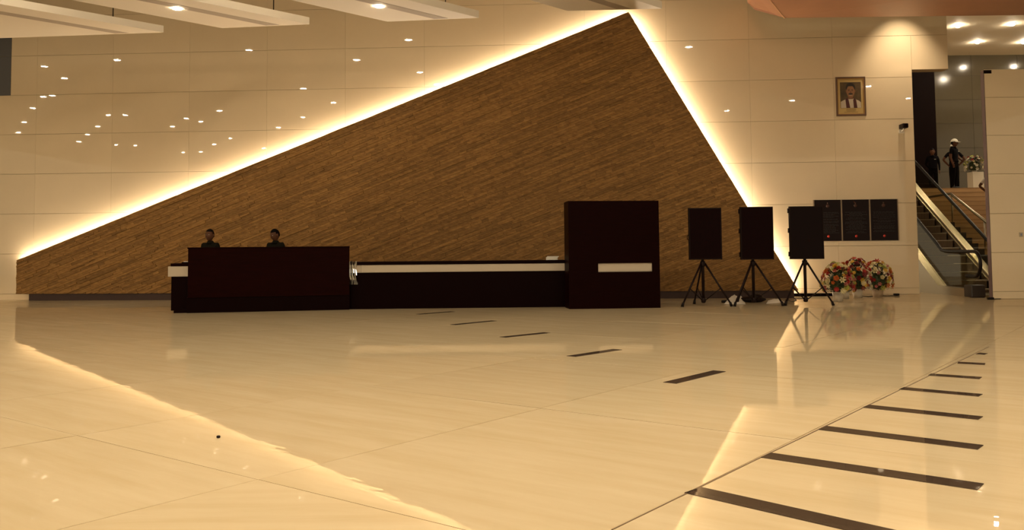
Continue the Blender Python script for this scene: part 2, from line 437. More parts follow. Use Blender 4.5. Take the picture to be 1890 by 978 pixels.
# light strips hidden behind the two sloping edges
def led(p, q, off, inset):
    a, b = WALL.hit(*p, off=off), WALL.hit(*q, off=off)
    A_, B_ = WALL.w(a[0], off, a[1]), WALL.w(b[0], off, b[1])
    A_, B_ = A_ + Vector((0, 0, -inset)), B_ + Vector((0, 0, -inset))
    M = fe.matrix_basis.inverted()
    return A_, B_
fm = Matrix.Translation(FE.a) @ Matrix.Rotation(FE.rot, 4, 'Z'); fmi = fm.inverted()
A_, B_ = led((40, 476), (1158, 22.5), 0.085, 0.10)
obj('light_strip', tube(N(), [fmi @ A_, fmi @ B_], 0.02, 4), LED, fe)
A_, B_ = led((1160, 24), (1462, 522), 0.12, 0.17)
obj('light_strip', tube(N(), [fmi @ A_, fmi @ B_], 0.02, 4), LED, fe)

# ------------------------------------------------------------------ ceiling baffles
SZ = 6.65
ends = [((128, 66), (302, 60)), ((410, 52), (571, 45)), ((715, 40), (884, 33)), ((1047, 20), (1222, 16))]
bdir = Vector((-1, -1.0, 0)).normalized()
bl = ('without a lit lamp, beside the dark corner panel', 'with one lit lamp, second from the dark corner panel', 'with one lit lamp, third from the dark corner panel', 'ending above the peak of the stone wall')
for k, (p, q) in enumerate(ends):
    a, b = on_z(*p, SZ), on_z(*q, SZ)
    if k == 0: a = b + (a - b).normalized() * 4.4
    t = thing('ceiling_baffle', 'long white hanging ceiling slab ' + bl[k], 'ceiling panel', (a.x, a.y, SZ), 0, 'white hanging ceiling slabs')
    L_ = 6.0; b = b - a; a = Vector((0, 0, 0)); c, d = b + bdir * L_, a + bdir * L_
    TK = 0.17
    def ring(f, zz): return [p_ + Vector((0, 0, zz)) for p_ in (a, b, c, d)]
    bm = N(); lo = [bm.verts.new(p_) for p_ in ring(0, 0)]; hi = [bm.verts.new(p_) for p_ in ring(0, TK)]
    bm.faces.new(lo[::-1]); bm.faces.new(hi)
    for i in range(4): bm.faces.new([lo[i], lo[(i + 1) % 4], hi[(i + 1) % 4], hi[i]])
    obj('slab', bm, SLAB, t)
    f0_, f1_ = (.55, .70) if k else (.74, .82)
    bm = N(); s0 = a.lerp(b, f0_) + bdir * .10; s1 = a.lerp(b, f1_) + bdir * .10; s2 = s1 + bdir * 5.7; s3 = s0 + bdir * 5.7
    vs = [bm.verts.new(p_ + Vector((0, 0, zz))) for zz in (-.004, .01) for p_ in (s0, s1, s2, s3)]
    bm.faces.new(vs[:4]); bm.faces.new(vs[4:])
    for i in range(4): bm.faces.new([vs[i], vs[(i + 1) % 4], vs[4 + (i + 1) % 4], vs[4 + i]])
    obj('slot', bm, SLOT, t)
    for hh in (0.6, 4.5):
        for ff in (.15, .85):
            hp = a.lerp(b, ff) + bdir * hh
            obj('hanger_rod', tube(N(), [hp + Vector((0, 0, TK)), hp + Vector((0, 0, CEIL_Z - SZ))], .012, 6), BLACKMETAL, t)
    for pxl in {0: [], 1: [(327, 15)], 2: [(700, 11)], 3: []}[k]:
        lp = on_z(*pxl, SZ) - t.location
        obj('lamp', lathe(N(), [(.10, -.02), (.10, .0)], 18, (lp.x, lp.y)), mat('baffle_lamp', (1, 1, 1), emit=LAMP_RGB, estr=60), t)

# copper soffit
def at(px, py, z): return on_z(px, py, z)
cs = thing('copper_soffit', 'faceted copper coloured soffit hanging under the ceiling', 'soffit', at(1448, 33, 7.05))
o_ = cs.location.copy()
P = {'A': at(1448, 33, 7.05), 'B': at(1960, 27, 7.05), 'F': at(1690, -2, 6.98), 'F2': at(1960, -40, 6.9), 'R': at(1395, -32, 7.10), 'E': at(1393, 18, 7.50), 'Gx': at(1380, 5, 7.75), 'G2': at(1368, -34, 7.9), 'N': at(1600, -60, 7.0), 'N2': at(1960, -110, 6.9)}
P = {k: v_ - o_ for k, v_ in P.items()}
def facet(name, keys, m_):
    bm = N(); lo = [bm.verts.new(P[k]) for k in keys]; hi = [bm.verts.new(P[k] + Vector((0, 0, .05))) for k in keys]
    bm.faces.new(lo); bm.faces.new(hi[::-1]); n = len(keys)
    for i in range(n): bm.faces.new([lo[i], lo[(i + 1) % n], hi[(i + 1) % n], hi[i]])
    obj(name, bm, m_, cs)
facet('underside_facet', ['A', 'R', 'N', 'F'], COPPER)
facet('underside_facet', ['A', 'F', 'B'], COPPER); facet('underside_facet', ['F', 'F2', 'B'], COPPER)
facet('underside_facet', ['F', 'N', 'N2', 'F2'], COPPER)
facet('end_facet', ['A', 'E', 'Gx', 'R'], COPPER); facet('end_facet', ['R', 'Gx', 'G2'], COPPER)
bm = N(); tube(bm, [P['A'], P['R']], .02, 6); obj('edge_bead', bm, mat('copper_edge', (.62, .34, .18), rough=.4), cs)
for kx in ('A', 'B', 'N', 'N2'):
    obj('hanger_rod', tube(N(), [P[kx] + Vector((0, -.1, .05)), Vector((P[kx].x, P[kx].y - .1, CEIL_Z - o_.z))], .02, 6), BLACKMETAL, cs)

# ------------------------------------------------------------------ downlights in the hall and lobby ceilings, some added for light
lens_me = None
def downlight(x, y, z, lab, grp, m_, r=.14, drop=0.0):
    t = thing('downlight', lab, 'downlight', (x, y, z), 0, grp)
    obj('trim_ring', lathe(N(), [(r + .03, -.015), (r + .03, 0), (r + .012, 0), (r + .012, -.015)], 16), SLOT, t)
    obj('lens', lathe(N(), [(r * .6, -.02 - drop), (r, -.012), (r, -.001)], 16), m_, t)
dots = [(82,122),(216,110),(460,92),(754,73),(658,110),(958,98),(1272,86),(119,144),(0,157),(80,178),(97,176),(60,199),(45,225),(34,244),(286,157),
        (254,188),(200,212),(231,212),(180,233),(162,248),(146,261),(214,267),(250,268),(520,147),(458,179),(405,204),(344,218),(371,224),(318,233),
        (559,216),(514,235),(425,255),(395,266),(616,189),(338,281),(371,280),(487,273),(775,133),(697,164),(1488,141),(1462,185),(1342,204),(1603,159),(1676,181)]
pts = []
for x, y in dots:
    d = ray(x, y); o = WALL.a + WALL.n * .02
    p = CAM + d * ((o - CAM).dot(WALL.n) / d.dot(WALL.n)); dd = d - 2 * d.dot(WALL.n) * WALL.n
    q = p + dd * ((CEIL_Z - p.z) / dd.z); pts.append((q.x, q.y))
for gx in (-5, -3.2, -1.4, .4, 2.2, 4.0, 5.6):  # unseen grid of lamps, added to brighten the near floor
    for gy in (-1.0, 1.0, 3.0, 5.0, 7.0): pts.append((gx, gy))
for x, y in pts:
    if -37 < x < 26 and -23.5 < y < 24: downlight(x, y, CEIL_Z, 'round downlight set in the dark hall ceiling, some mirrored in the wall, some added for floor light', 'downlights in the dark hall ceiling', LENS)
for x, y in ((1768, 47), (1868, 44), (1804, 77), (1889, 77), (1990, 44), (1990, 77), (1780, 12), (1900, 12), (2020, 12)):  # off-view and soffit-hidden lamps here are added to brighten the lobby ceiling
    q = on_z(x, y, BACK_Z); downlight(q.x, q.y, BACK_Z, 'round downlight set in the cream lobby ceiling, some seen, some added for light', 'downlights in the cream lobby ceiling', LOBBYLENS, .09, .04)

# wall-washing spots under the copper soffit
def spot(loc, tgt, watts, size, blend=.6, rad=.05):
    l = bpy.data.lights.new('spot', 'SPOT'); l.energy = watts; l.spot_size = size; l.spot_blend = blend; l.shadow_soft_size = rad
    l.color = (1, .80, .58); o = bpy.data.objects.new('spot', l); COL.objects.link(o)
    o.location = loc; o.rotation_euler = (Vector(tgt) - Vector(loc)).to_track_quat('-Z', 'Y').to_euler(); return o
q = WALL.w(WALL.s(1660, 90), 1.2, 7.9); spot(q, WALL.w(WALL.s(1660, 130), 0, 5.6), 190, R(70), 1.0)
spot(WALL.w(WALL.s(1700, 90), 1.6, 7.9), WALL.w(WALL.s(1650, 300), 0, 3.0), 150, R(50), 1.0)

# ------------------------------------------------------------------ reception counters
CA = Frame((-7.0, 17.9), (-3.47, 18.59))
t = thing('reception_counter', 'dark reception counter with high red-brown wooden front and white banded end', 'counter', CA.a, CA.rot)
LA = CA.len - .22
obj('base', box(N(), 0, LA, 0.03, 0.75, 0.05, 0.745, .004), BLACK, t)
obj('toe_kick', box(N(), 0.06, LA, 0.0, 0.70, 0, 0.06), BLACK, t)
obj('white_band', box(N(), -0.06, LA, 0.0, 0.77, 0.745, 0.955, .004), BAND, t)
obj('worktop', box(N(), -0.01, LA, -0.01, 0.78, 0.955, 1.015, .006), DARKWOOD, t)
s0, s1 = CA.s(347, 500, .1), CA.s(645, 500, .1)
fp = obj('front_block', box(N(), s0, s1, -.12, -.012, 0.31, 1.31, .004), REDWOOD, t)
tag(fp, 'high red-brown wooden front block')
obj('cap', box(N(), s0 - .015, s1 + .005, -.13, -.012, 1.31, 1.34, .004), DARKWOOD, fp)
obj('recessed_base', box(N(), s0 - .02, s1, -.09, -.012, 0, 0.31), BLACK, fp)
CB = Frame((-3.56, 18.62), (1.14, 18.72))
t = thing('reception_counter', 'long low dark reception counter with a bright white band along its front', 'counter', CB.a, CB.rot)
LB = CB.len
obj('base', box(N(), 0, LB, 0.03, 0.75, 0, 0.775, .004), BLACK, t)
obj('white_band', box(N(), 0, LB * .07 - .002, 0.0, 0.74, 0.775, 0.935, .003), BAND, t)
obj('white_band', box(N(), LB * .07 + .002, LB, 0.0, 0.74, 0.775, 0.935, .003), BAND, t)
obj('worktop', box(N(), 0, LB, -0.015, 0.78, 0.935, 1.005, .006), BLACK, t)
MO = Frame((1.16, 18.0), (3.06, 18.16))
t = thing('reception_tower', 'tall black-brown wooden cabinet block with a white slot panel', 'cabinet', MO.a, MO.rot)
LM = MO.len
sa_, za_ = MO.hit(1104, 486); sb_, zb_ = MO.hit(1204, 501)
zt_ = MO.hit(1130, 370.5)[1]
bm = N()
for (a, b, c, d) in ((0, LM, 0, zb_), (0, LM, za_, zt_), (0, sa_, zb_, za_), (sb_, LM, zb_, za_)): box(bm, a, b, 0, 0.60, c, d)
obj('body', bm, DARKWOOD, t)
obj('white_band', box(N(), sa_, sb_, 0.03, 0.55, zb_, za_), BAND, t)
for zz in (zt_ * .34, zt_ * .67): obj('panel_seam', box(N(), 0, LM, -.002, 0, zz, zz + .004), BLACK, t)
# things on the counters
t = thing('paper_tray', 'dark tray with papers on the end of the banded counter', 'tray', CA.w(.36, -.25, 1.015), CA.rot)
obj('tray_body', box(N(), -.18, .18, -.12, .12, 0, .025, .004), BLACK, t)
obj('paper_sheet', box(N(), -.14, .15, -.1, .1, .025, .04), PAPER, t)
p = on_depth(1019, 480, 19.0)
t = thing('small_box', 'small cream box with sloped top on the long counter', 'box', (p.x, 19.05, 1.005), 0)
obj('body', prism(N(), [(-.13, 0), (.12, 0), (.12, .05), (.15, .075), (-.10, .075), (-.13, .05)], -.08, .08), PAPER, t)
obj('lid', box(N(), -.10, .15, -.085, .085, .0755, .082), WHITE, t)
# crumpled clear film at the joint of the counters
t = thing('plastic_film', 'crumpled shiny plastic film draped over the counter edge', 'plastic film', CB.w(.0, .02, 0), CB.rot)
random.seed(3)
bm = N(); g = []
path = [(.10, 1.012), (-.02, 1.014), (-.028, .95), (-.02, .85), (-.03, .72), (-.02, .62), (-.03, .52)]
for i in range(10):
    row = []
    for k, (d_, z_) in enumerate(path):
        row.append(bm.verts.new((.01 + i * .026 + random.uniform(-.006, .006) + (0.02 if k > 4 and i > 6 else 0), d_ - random.uniform(.004, .03) * (k > 0), z_ + random.uniform(.0, .012))))
    g.append(row)
for i in range(9):
    for k in range(len(path) - 1): bm.faces.new([g[i][k], g[i + 1][k], g[i + 1][k + 1], g[i][k + 1]])
obj('film', bm, glass_mat('film_clear', (.70, .67, .66), .55), t)

# ------------------------------------------------------------------ screens on tripods
def tripod(x, y, rz, label, zt, spread=.62, lean=0.0):
    t = thing('tripod_stand', label, 'tripod', (x, y, 0), rz, 'black tripod stands beside the stone wall')
    obj('column', tube(N(), [(0, 0, .10), (0, 0, zt)], .032, 10), BLACKMETAL, t)
    obj('collar', lathe(N(), [(.05, .84), (.055, .86), (.055, .93), (.05, .95)], 12), BLACKMETAL, t)
    obj('hub', lathe(N(), [(.03, .06), (.05, .08), (.05, .15), (.03, .17)], 12), BLACKMETAL, t)
    for an in (-148, -32, 97 + lean):
        c, s = math.cos(R(an)), math.sin(R(an))
        lg = obj('leg', tube(N(), [(.05 * c, .05 * s, .90), (spread * c, spread * s, .045)], [.022, .019], 8), BLACKMETAL, t)
        obj('rubber_foot', tube(N(), [(spread * .965 * c, spread * .965 * s, .09), (spread * 1.02 * c, spread * 1.02 * s, .0)], [.026, .034], 8), RUBBER, lg)
        obj('brace', tube(N(), [(.045 * c, .045 * s, .12), (spread * .62 * c, spread * .62 * s, .37)], .011, 6), BLACKMETAL, t)
    obj('head_plate', box(N(), -.12, .12, .02, .05, zt - .25, zt, .004), BLACKMETAL, t)
    return t
def screen(x, y, z0, z1, wd, rz, label, m_, lugs=True):
    t = thing('display_screen', label, 'screen', (x, y, z0), rz)
    h = z1 - z0; fr = .025
    obj('housing', box(N(), -wd / 2, wd / 2, -.05, .045, 0, h, .006), BEZEL, t)
    obj('bezel', box(N(), -wd / 2 + .004, wd / 2 - .004, -.062, -.05, .004, fr), BEZEL, t)
    obj('bezel', box(N(), -wd / 2 + .004, wd / 2 - .004, -.062, -.05, h - fr, h - .004), BEZEL, t)
    for sx in (-1, 1): obj('bezel', box(N(), min(sx * wd / 2 - sx * fr, sx * wd / 2 - sx * .004), max(sx * wd / 2 - sx * fr, sx * wd / 2 - sx * .004), -.062, -.05, fr, h - fr), BEZEL, t)
    obj('glass_panel', box(N(), -wd / 2 + fr, wd / 2 - fr, -.056, -.05, fr, h - fr), m_, t)
    if lugs:
        for zz in (.06, h * .5, h - .14): obj('side_bracket', box(N(), -wd / 2 - .022, -wd / 2, -.02, .04, zz, zz + .10, .004), BEZEL, t)
    else:
        obj('side_handle', tube(N(), [(-wd / 2, 0, h * .38), (-wd / 2 - .03, 0, h * .40), (-wd / 2 - .03, 0, h * .46), (-wd / 2, 0, h * .48)], .008, 6), BEZEL, t)
    return t
SCR = [(1301, 384, 479, 60, 'alone against the stone', SCREEN, False), (1396, 382, 479, 60, 'across the lit edge of the stone wall', SCREEN, True), (1487.5, 381, 478, 61, 'overlapping the wall plaques', GLOSSY, True)]
for i, (cx, y0, y1, wpx, lab, m_, lg) in enumerate(SCR):
    Yc = 18.66
    p0, p1 = on_depth(cx, y1, Yc), on_depth(cx, y0, Yc)
    xs = (1299, 1392, 1488)[i]
    pc = on_depth(xs, 560, Yc + .02)
    lb = ('black tripod under the screen alone against the stone', 'black tripod straddling the black bag on the floor', 'black tripod beside the flower pots')[i]
    tripod(pc.x, Yc + .04, (0, R(3), R(-6))[i], lb, p1.z - .35, (.60, .60, .57)[i], (0, 10, 26)[i])
    screen(p0.x, Yc - .06, p0.z, p1.z, wpx / 1608 * 18.6, R(-4), 'black portrait display screen on a tripod, ' + lab, m_, lg)

# ------------------------------------------------------------------ portrait
s, z = WALL.hit(1570, 178, .03)
pt = thing('framed_portrait', 'gilt framed portrait print of a smiling man in white with maroon scarf', 'picture', WALL.w(s, .022, z), WALL.rot)
pw, ph = .385, .52
fb = N()
for a, b, c, d in ((-pw, -pw + .045, -ph, ph), (pw - .045, pw, -ph, ph), (-pw + .045, pw - .045, ph - .045, ph), (-pw + .045, pw - .045, -ph, -ph + .045)): box(fb, a, b, -.035, 0, c, d, .006)
obj('frame', fb, FRAMEBROWN, pt)
for a, b, c, d in ((-pw + .045, -pw + .06, -ph + .045, ph - .045), (pw - .06, pw - .045, -ph + .045, ph - .045), (-pw + .06, pw - .06, ph - .06, ph - .045), (-pw + .06, pw - .06, -ph + .045, -ph + .06)):
    obj('gilt_slip', box(N(), a, b, -.03, 0, c, d), GOLD, pt)
obj('mat_board', box(N(), -pw + .04, pw - .04, -.012, -.004, -ph + .04, ph - .04), MATBOARD, pt)
def disc(bm, cx, cz, rx, rz_, y, mi, n=20, a0=0, a1=360):
    ps = [(cx + rx * math.cos(R(a0 + (a1 - a0) * k / n)), cz + rz_ * math.sin(R(a0 + (a1 - a0) * k / n))) for k in range(n if a1 - a0 == 360 else n + 1)]
    f = bm.faces.new([bm.verts.new((x, y, z)) for x, z in ps]); f.material_index = mi
def quad(bm, ps, y, mi): f = bm.faces.new([bm.verts.new((x, y, z)) for x, z in ps]); f.material_index = mi
pm = [mat('print_backdrop', (.14, .085, .03), rough=.4, noise=.5, nscale=4, rgb2=(.045, .025, .008)), mat('print_white', (.60, .52, .42), rough=.4), mat('print_maroon', (.07, .008, .008), rough=.4),
      mat('print_skin', (.30, .14, .06), rough=.4), mat('print_hair', (.014, .009, .007), rough=.4), mat('print_shade', (.20, .085, .04), rough=.4), mat('print_teeth', (.55, .42, .32), rough=.4), mat('print_ink', (.22, .14, .05), rough=.6)]
bm = N(); Y0 = -.0125
quad(bm, [(-.27, -.31), (.27, -.31), (.27, .38), (-.27, .38)], Y0, 0)
quad(bm, [(-.26, -.305), (.265, -.305), (.26, -.16), (.20, -.11), (.08, -.06), (-.10, -.06), (-.19, -.10), (-.26, -.14)], Y0 - .0005, 1)
quad(bm, [(-.12, -.305), (-.02, -.305), (-.055, -.10), (-.085, -.03), (-.14, -.08)], Y0 - .0010, 2)
quad(bm, [(.075, -.305), (.165, -.305), (.14, -.10), (.09, -.04), (.06, -.10)], Y0 - .0010, 2)
quad(bm, [(-.07, -.07), (.06, -.07), (.065, .05), (-.075, .05)], Y0 - .0008, 5)
disc(bm, 0, .225, .125, .135, Y0 - .0012, 4)
disc(bm, 0, .13, .105, .165, Y0 - .0016, 3)
disc(bm, -.105, .14, .02, .045, Y0 - .0014, 5); disc(bm, .105, .14, .02, .045, Y0 - .0014, 5)
disc(bm, 0, .245, .112, .075, Y0 - .0020, 4, 20, 20, 160)
for sx in (-1, 1):
    disc(bm, sx * .045, .175, .028, .008, Y0 - .0020, 4); disc(bm, sx * .045, .15, .018, .009, Y0 - .0020, 5); disc(bm, sx * .045, .15, .008, .008, Y0 - .0024, 4)
quad(bm, [(-.022, .09), (.022, .09), (.01, .15), (-.01, .15)], Y0 - .0020, 5)
disc(bm, 0, .066, .06, .022, Y0 - .0022, 4); disc(bm, 0, .038, .042, .014, Y0 - .0024, 6, 14, 180, 360)
for k, wd in enumerate((.12, .13, .11, .18)): quad(bm, [(-wd, -.34 - k * .028), (wd, -.34 - k * .028), (wd, -.328 - k * .028), (-wd, -.328 - k * .028)], Y0 - .0005, 7)
obj('print', bm, pm, pt)
obj('glazing', box(N(), -pw + .045, pw - .045, -.020, -.018, -ph + .045, ph - .045), glass_mat('picture_glass', (.97, .96, .93), .03), pt)

# ------------------------------------------------------------------ wall camera
s, z = WALL.hit(1667, 235, .15)
t = thing('wall_camera', 'small black security camera on a wall bracket under the picture', 'security camera', WALL.w(s, .022, z - .08), WALL.rot)
obj('wall_plate', box(N(), -.07, .07, -.02, 0, -.06, .06, .004), WHITE, t)
obj('bracket_arm', tube(N(), [(0, -.01, 0), (0, -.12, .01), (0, -.16, .06)], .018, 8), WHITE, t)
obj('housing', box(N(), -.075, .075, -.30, -.02, .045, .165, .02), BLACKMETAL, t)
obj('lens_hood', tube(N(), [(0, -.30, .10), (0, -.33, .10)], .045, 12), SCREEN, t)
# spot heads that wash the wall
for nm, (sx, off, zz, tx, tz) in (('wide', (1660, 1.2, 7.93, 1660, 5.6)), ('narrow', (1700, 1.6, 7.93, 1650, 3.0))):
    q = WALL.w(WALL.s(sx, 90), off, 7.9); tg = WALL.w(WALL.s(tx, 200), 0, tz); d = (tg - q).normalized()
    t = thing('spotlight', 'black ceiling spotlight aimed at the %s' % ('framed picture' if nm == 'wide' else 'wall plaques'), 'spotlight', (q.x, q.y, CEIL_Z))
    q0 = q - Vector((q.x, q.y, CEIL_Z))
    bm = N(); tube(bm, [q0 - d * .22, q0 - d * .06], .06, 12); obj('head', bm, BLACKMETAL, t)
    obj('rod', tube(N(), [q0 - d * .14, Vector((0, 0, 0))], .012, 6), BLACKMETAL, t)

# ------------------------------------------------------------------ plaques
cor = [1502.5, 1553, 1605, 1656.5]
for k in range(3):
    sA, zA = WALL.hit(cor[k], 446 - .9 * k, .02); sB, zB = WALL.hit(cor[k + 1], 369 - .7 * k, .02)
    t = thing('wall_plaque', 'dark polished stone plaque with red seal, ' + ('partly behind a display screen', 'middle of three', 'beside the escalator opening')[k], 'plaque', WALL.w((sA + sB) / 2, .022, 1.7), WALL.rot, 'row of dark wall plaques')
    wd, z0, z1 = (sB - sA) / 2 - .012, WALL.hit(1600, 444, .02)[1] - 1.7, WALL.hit(1600, 368, .02)[1] - 1.7
    obj('slab', box(N(), -wd, wd, -.03, 0, z0, z1, .004), GRANITE, t)
    for sx in (-1, 1): obj('edge_trim', box(N(), sx * wd - .012, sx * wd + .012, -.036, 0, z0, z1), PLAQUEMETAL, t)
    bm = N(); random.seed(20 + k)
    lathe(bm, [(.045, 0), (.045, .004), (.03, .008), (.0, .008)], 14)
    ell(bm, (0, .065, .003), (.02, .03, .006), 8, 6)
    em = obj('emblem', bm, EMBLEM, t, (0, -.03, z1 - .16), (R(90), 0, 0))
    obj('emblem_stone', lathe(N(), [(.014, .0), (.012, .012), (.0, .013)], 10), mat('emblem_red', (.10, .012, .008), rough=.5), em)
    obj('seal', lathe(N(), [(.034, 0), (.034, .006), (.0, .008)], 14), RED, t, (0, -.03, z0 + .12), (R(90), 0, 0))
    bm = N(); zz = z1 - .34
    while zz > z0 + .20:
        hw = wd * random.choice((.78, .74, .55, .70, .45))
        x = -hw
        while x < hw:
            l_ = random.uniform(.03, .10); box(bm, x, min(x + l_, hw), -.033, -.029, zz, zz + .014); x += l_ + .014
        zz -= random.choice((.032, .032, .05))
    obj('inscription', bm, PLAQUETXT, t)

# ------------------------------------------------------------------ small fittings
s, z = WALL.hit(1645, 513, .03)
t = thing('wall_socket', 'small steel socket plate low on the wall behind flowers', 'socket', WALL.w(s, .02, z), WALL.rot)
obj('plate', box(N(), -.06, .06, -.012, 0, -.04, .04, .003), STEEL, t); obj('switch', box(N(), .005, .045, -.018, -.012, -.025, .025, .003), BLACKMETAL, t); obj('switch', box(N(), -.045, -.005, -.018, -.012, -.025, .025, .003), BLACKMETAL, t)
q = on_depth(1883, 433, PIER_Y)
t = thing('light_switch', 'small steel light switch on the cream pier wall', 'switch', (q.x, PIER_Y - .0205 - math.tan(R(1.0)) * (q.x - px0), q.z), R(-1))
obj('plate', box(N(), -.045, .045, -.01, 0, -.05, .05, .003), STEEL, t); obj('rocker', box(N(), -.015, .015, -.016, -.01, -.025, .025, .003), mat('blue_grey', (.18, .2, .3), rough=.4), t)

# ------------------------------------------------------------------ flowers
def petal_ring(bm, n, r0, r1, z0, z1, wd, mi=0, ph=0):
    for k in range(n):
        a = 2 * math.pi * k / n + ph; c, s = math.cos(a), math.sin(a); px_, py_ = -s, c
        rm = (r0 + r1) / 2
        vs = [bm.verts.new((c * r0, s * r0, z0)), bm.verts.new((c * rm + px_ * wd, s * rm + py_ * wd, (z0 + z1) / 2 + .004)), bm.verts.new((c * r1, s * r1, z1)), bm.verts.new((c * rm - px_ * wd, s * rm - py_ * wd, (z0 + z1) / 2 + .004))]
        f = bm.faces.new(vs); f.material_index = mi
FC = {'red': (.36, .018, .010), 'crimson': (.15, .008, .008), 'orange': (.52, .13, .02), 'yellow': (.60, .36, .03), 'cream': (.62, .52, .26), 'white': (.72, .66, .50), 'pink': (.50, .16, .13), 'lime': (.36, .36, .06)}
for k, c in FC.items(): mat('petal_' + k, c, rough=.6)
CENTRE = mat('flower_centre', (.05, .02, .008), rough=.8)
FM = {}
def flower_mesh(kind, col):
    if (kind, col) in FM: return FM[(kind, col)]
    bm = N()
    if kind == 'gerbera':
        petal_ring(bm, 9, .008, .048, .010, .016, .011); petal_ring(bm, 7, .008, .032, .016, .026, .009, 0, .3)
        lathe(bm, [(.012, .014), (.010, .024)], 6); 
        for f in bm.faces[-8:] if False else []: pass
    elif kind == 'rose':
        petal_ring(bm, 5, .006, .042, .0, .030, .024); petal_ring(bm, 5, .004, .030, .012, .042, .018, 0, .6); petal_ring(bm, 4, .002, .016, .02, .046, .012, 0, .2)
    else:
        petal_ring(bm, 6, .004, .050, .0, .036, .012); petal_ring(bm, 3, .002, .018, .014, .05, .006, 0, .4)
    bmesh.ops.recalc_face_normals(bm, faces=list(bm.faces))
    me = bpy.data.meshes.new('flower'); bm.to_mesh(me); bm.free(); me.materials.append(MATS['petal_' + col])
    FM[(kind, col)] = me; return me
def bouquet(loc, R_, Hh, potr, poth, palette, n, label, cat='flower arrangement', potm=POT, seed=1, sq=False, scale=1.0, cone=0.35):
    rnd = random.Random(seed)
    t = thing('flower_arrangement', label, cat, loc, 0)
    if sq: obj('pedestal', box(N(), -potr, potr, -potr, potr, 0, poth, .006), potm, t)
    else:
        obj('pot', lathe(N(), [(potr * .82, 0), (potr, poth), (potr * .93, poth), (potr * .9, poth * .93)], 18), potm, t)
    fb = N()
    for k in range(420):
        u = rnd.random(); a = rnd.uniform(0, 6.283); zz = poth - .02 + u * (Hh - .05)
        rr = R_ * .93 * math.sqrt(max(.03, 1 - ((u - .26) / .76) ** 2)) * rnd.uniform(.5, .86)
        c = Vector((rr * math.cos(a), rr * math.sin(a), zz)); d = Vector((math.cos(a), math.sin(a), rnd.uniform(-.5, .9))).normalized()
        x, y = basis(d); l_ = rnd.uniform(.05, .10) * scale; w_ = .018 * scale
        fb.faces.new([fb.verts.new(c - d * l_ * .3), fb.verts.new(c + x * w_ + d * l_ * .2), fb.verts.new(c + d * l_ * .7), fb.verts.new(c - x * w_ + d * l_ * .2)])
    ell(fb, (0, 0, poth + Hh * .30), (R_ * .58, R_ * .58, Hh * .34), 12, 8)
    tag(obj('foliage', fb, LEAF, t), kind='stuff')
    for k in range(n):
        u = (k + .5) / n; a = k * 2.39996 + rnd.uniform(-.3, .3)
        u = u ** 1.05
        rr = R_ * math.sqrt(max(.02, 1 - ((u - .26) / .76) ** 2))
        zz = poth + .02 + u * (Hh - .06)
        nrm = Vector((math.cos(a), math.sin(a), -.15 + 1.6 * u * u)).normalized()
        c = Vector((rr * math.cos(a), rr * math.sin(a), zz)) * 1.0
        col = rnd.choice(palette); kd = rnd.choice(('gerbera', 'rose', 'rose', 'lily'))
        o = link('flower', flower_mesh(kd, col), t, c); o.rotation_euler = nrm.to_track_quat('Z', 'Y').to_euler()
        sc = rnd.uniform(.75, 1.25) * scale; o.scale = (sc, sc, sc)
    return t
mix1 = ['red', 'cream', 'lime', 'cream', 'orange', 'pink', 'crimson', 'yellow', 'red', 'lime']
mix2 = ['red', 'crimson', 'orange', 'yellow', 'white', 'crimson', 'red', 'cream']
mix3 = ['crimson', 'cream', 'yellow', 'orange', 'cream', 'red', 'pink', 'lime']
pA = on_z(1547, 556); pB = on_z(1567, 551.5); pC = on_z(1583, 549.5); pD = on_z(1619, 547.5)
bouquet((pA.x, pA.y, 0), .33, .66, .125, .22, mix1, 84, 'flower arrangement of red and lime blooms in white pot beside the tripod', seed=11, scale=1.4)
bouquet((pB.x - .06, pB.y + .06, 0), .20, .56, .10, .20, mix1, 46, 'smaller flower arrangement squeezed between the red and lime blooms and the yellow-topped one', seed=12, potm=POT, scale=1.4)
bouquet((pC.x + .02, pC.y + .05, 0), .29, .78, .125, .21, mix2, 76, 'flower arrangement topped with a yellow bloom in white pot', seed=13, scale=1.4)
bouquet((pD.x + .04, pD.y + .06, 0), .34, .70, .14, .20, mix3, 84, 'flower arrangement in tan wrapped pot beside the wall socket', seed=14, potm=POTBROWN, scale=1.4)

# ------------------------------------------------------------------ clutter on the floor by the tripods
def sheet(name, label, cat, corners, m_, h, seed, n=9):
    rnd = random.Random(seed); cs_ = [on_z(*c) for c in corners]; o_ = sum(cs_, Vector()) / 4
    t = thing(name, label, cat, o_); bm = N(); g = []
    for i in range(n):
        row = []
        for k in range(n):
            u, v_ = i / (n - 1), k / (n - 1)
            p = (cs_[0] * (1 - u) + cs_[1] * u) * (1 - v_) + (cs_[3] * (1 - u) + cs_[2] * u) * v_ - o_
            e_ = min(u, 1 - u, v_, 1 - v_) * 4
            row.append(bm.verts.new((p.x, p.y, .004 + h * min(1, e_) * (.45 + .55 * rnd.random()))))
        g.append(row)
    for i in range(n - 1):
        for k in range(n - 1): f = bm.faces.new([g[i][k], g[i + 1][k], g[i + 1][k + 1], g[i][k + 1]]); f.smooth = True
    obj('cloth', bm, m_, t); return t
sheet('folded_sheet', 'rumpled cream sheet on the floor under the middle tripod', 'cloth', ((1336, 561.5), (1376, 562), (1374, 554), (1348, 553)), PAPER, .15, 5)
sheet('plastic_sheet', 'pale folded sheet lying flat towards the stone wall corner', 'cloth', ((1414, 561), (1449, 558), (1440, 553.5), (1418, 554.5)), PAPER, .05, 6)
p = on_z(1391, 561)
t = thing('black_bag', 'slumped black bag at the foot of the middle tripod', 'bag', (p.x + .16, p.y + .62, 0))
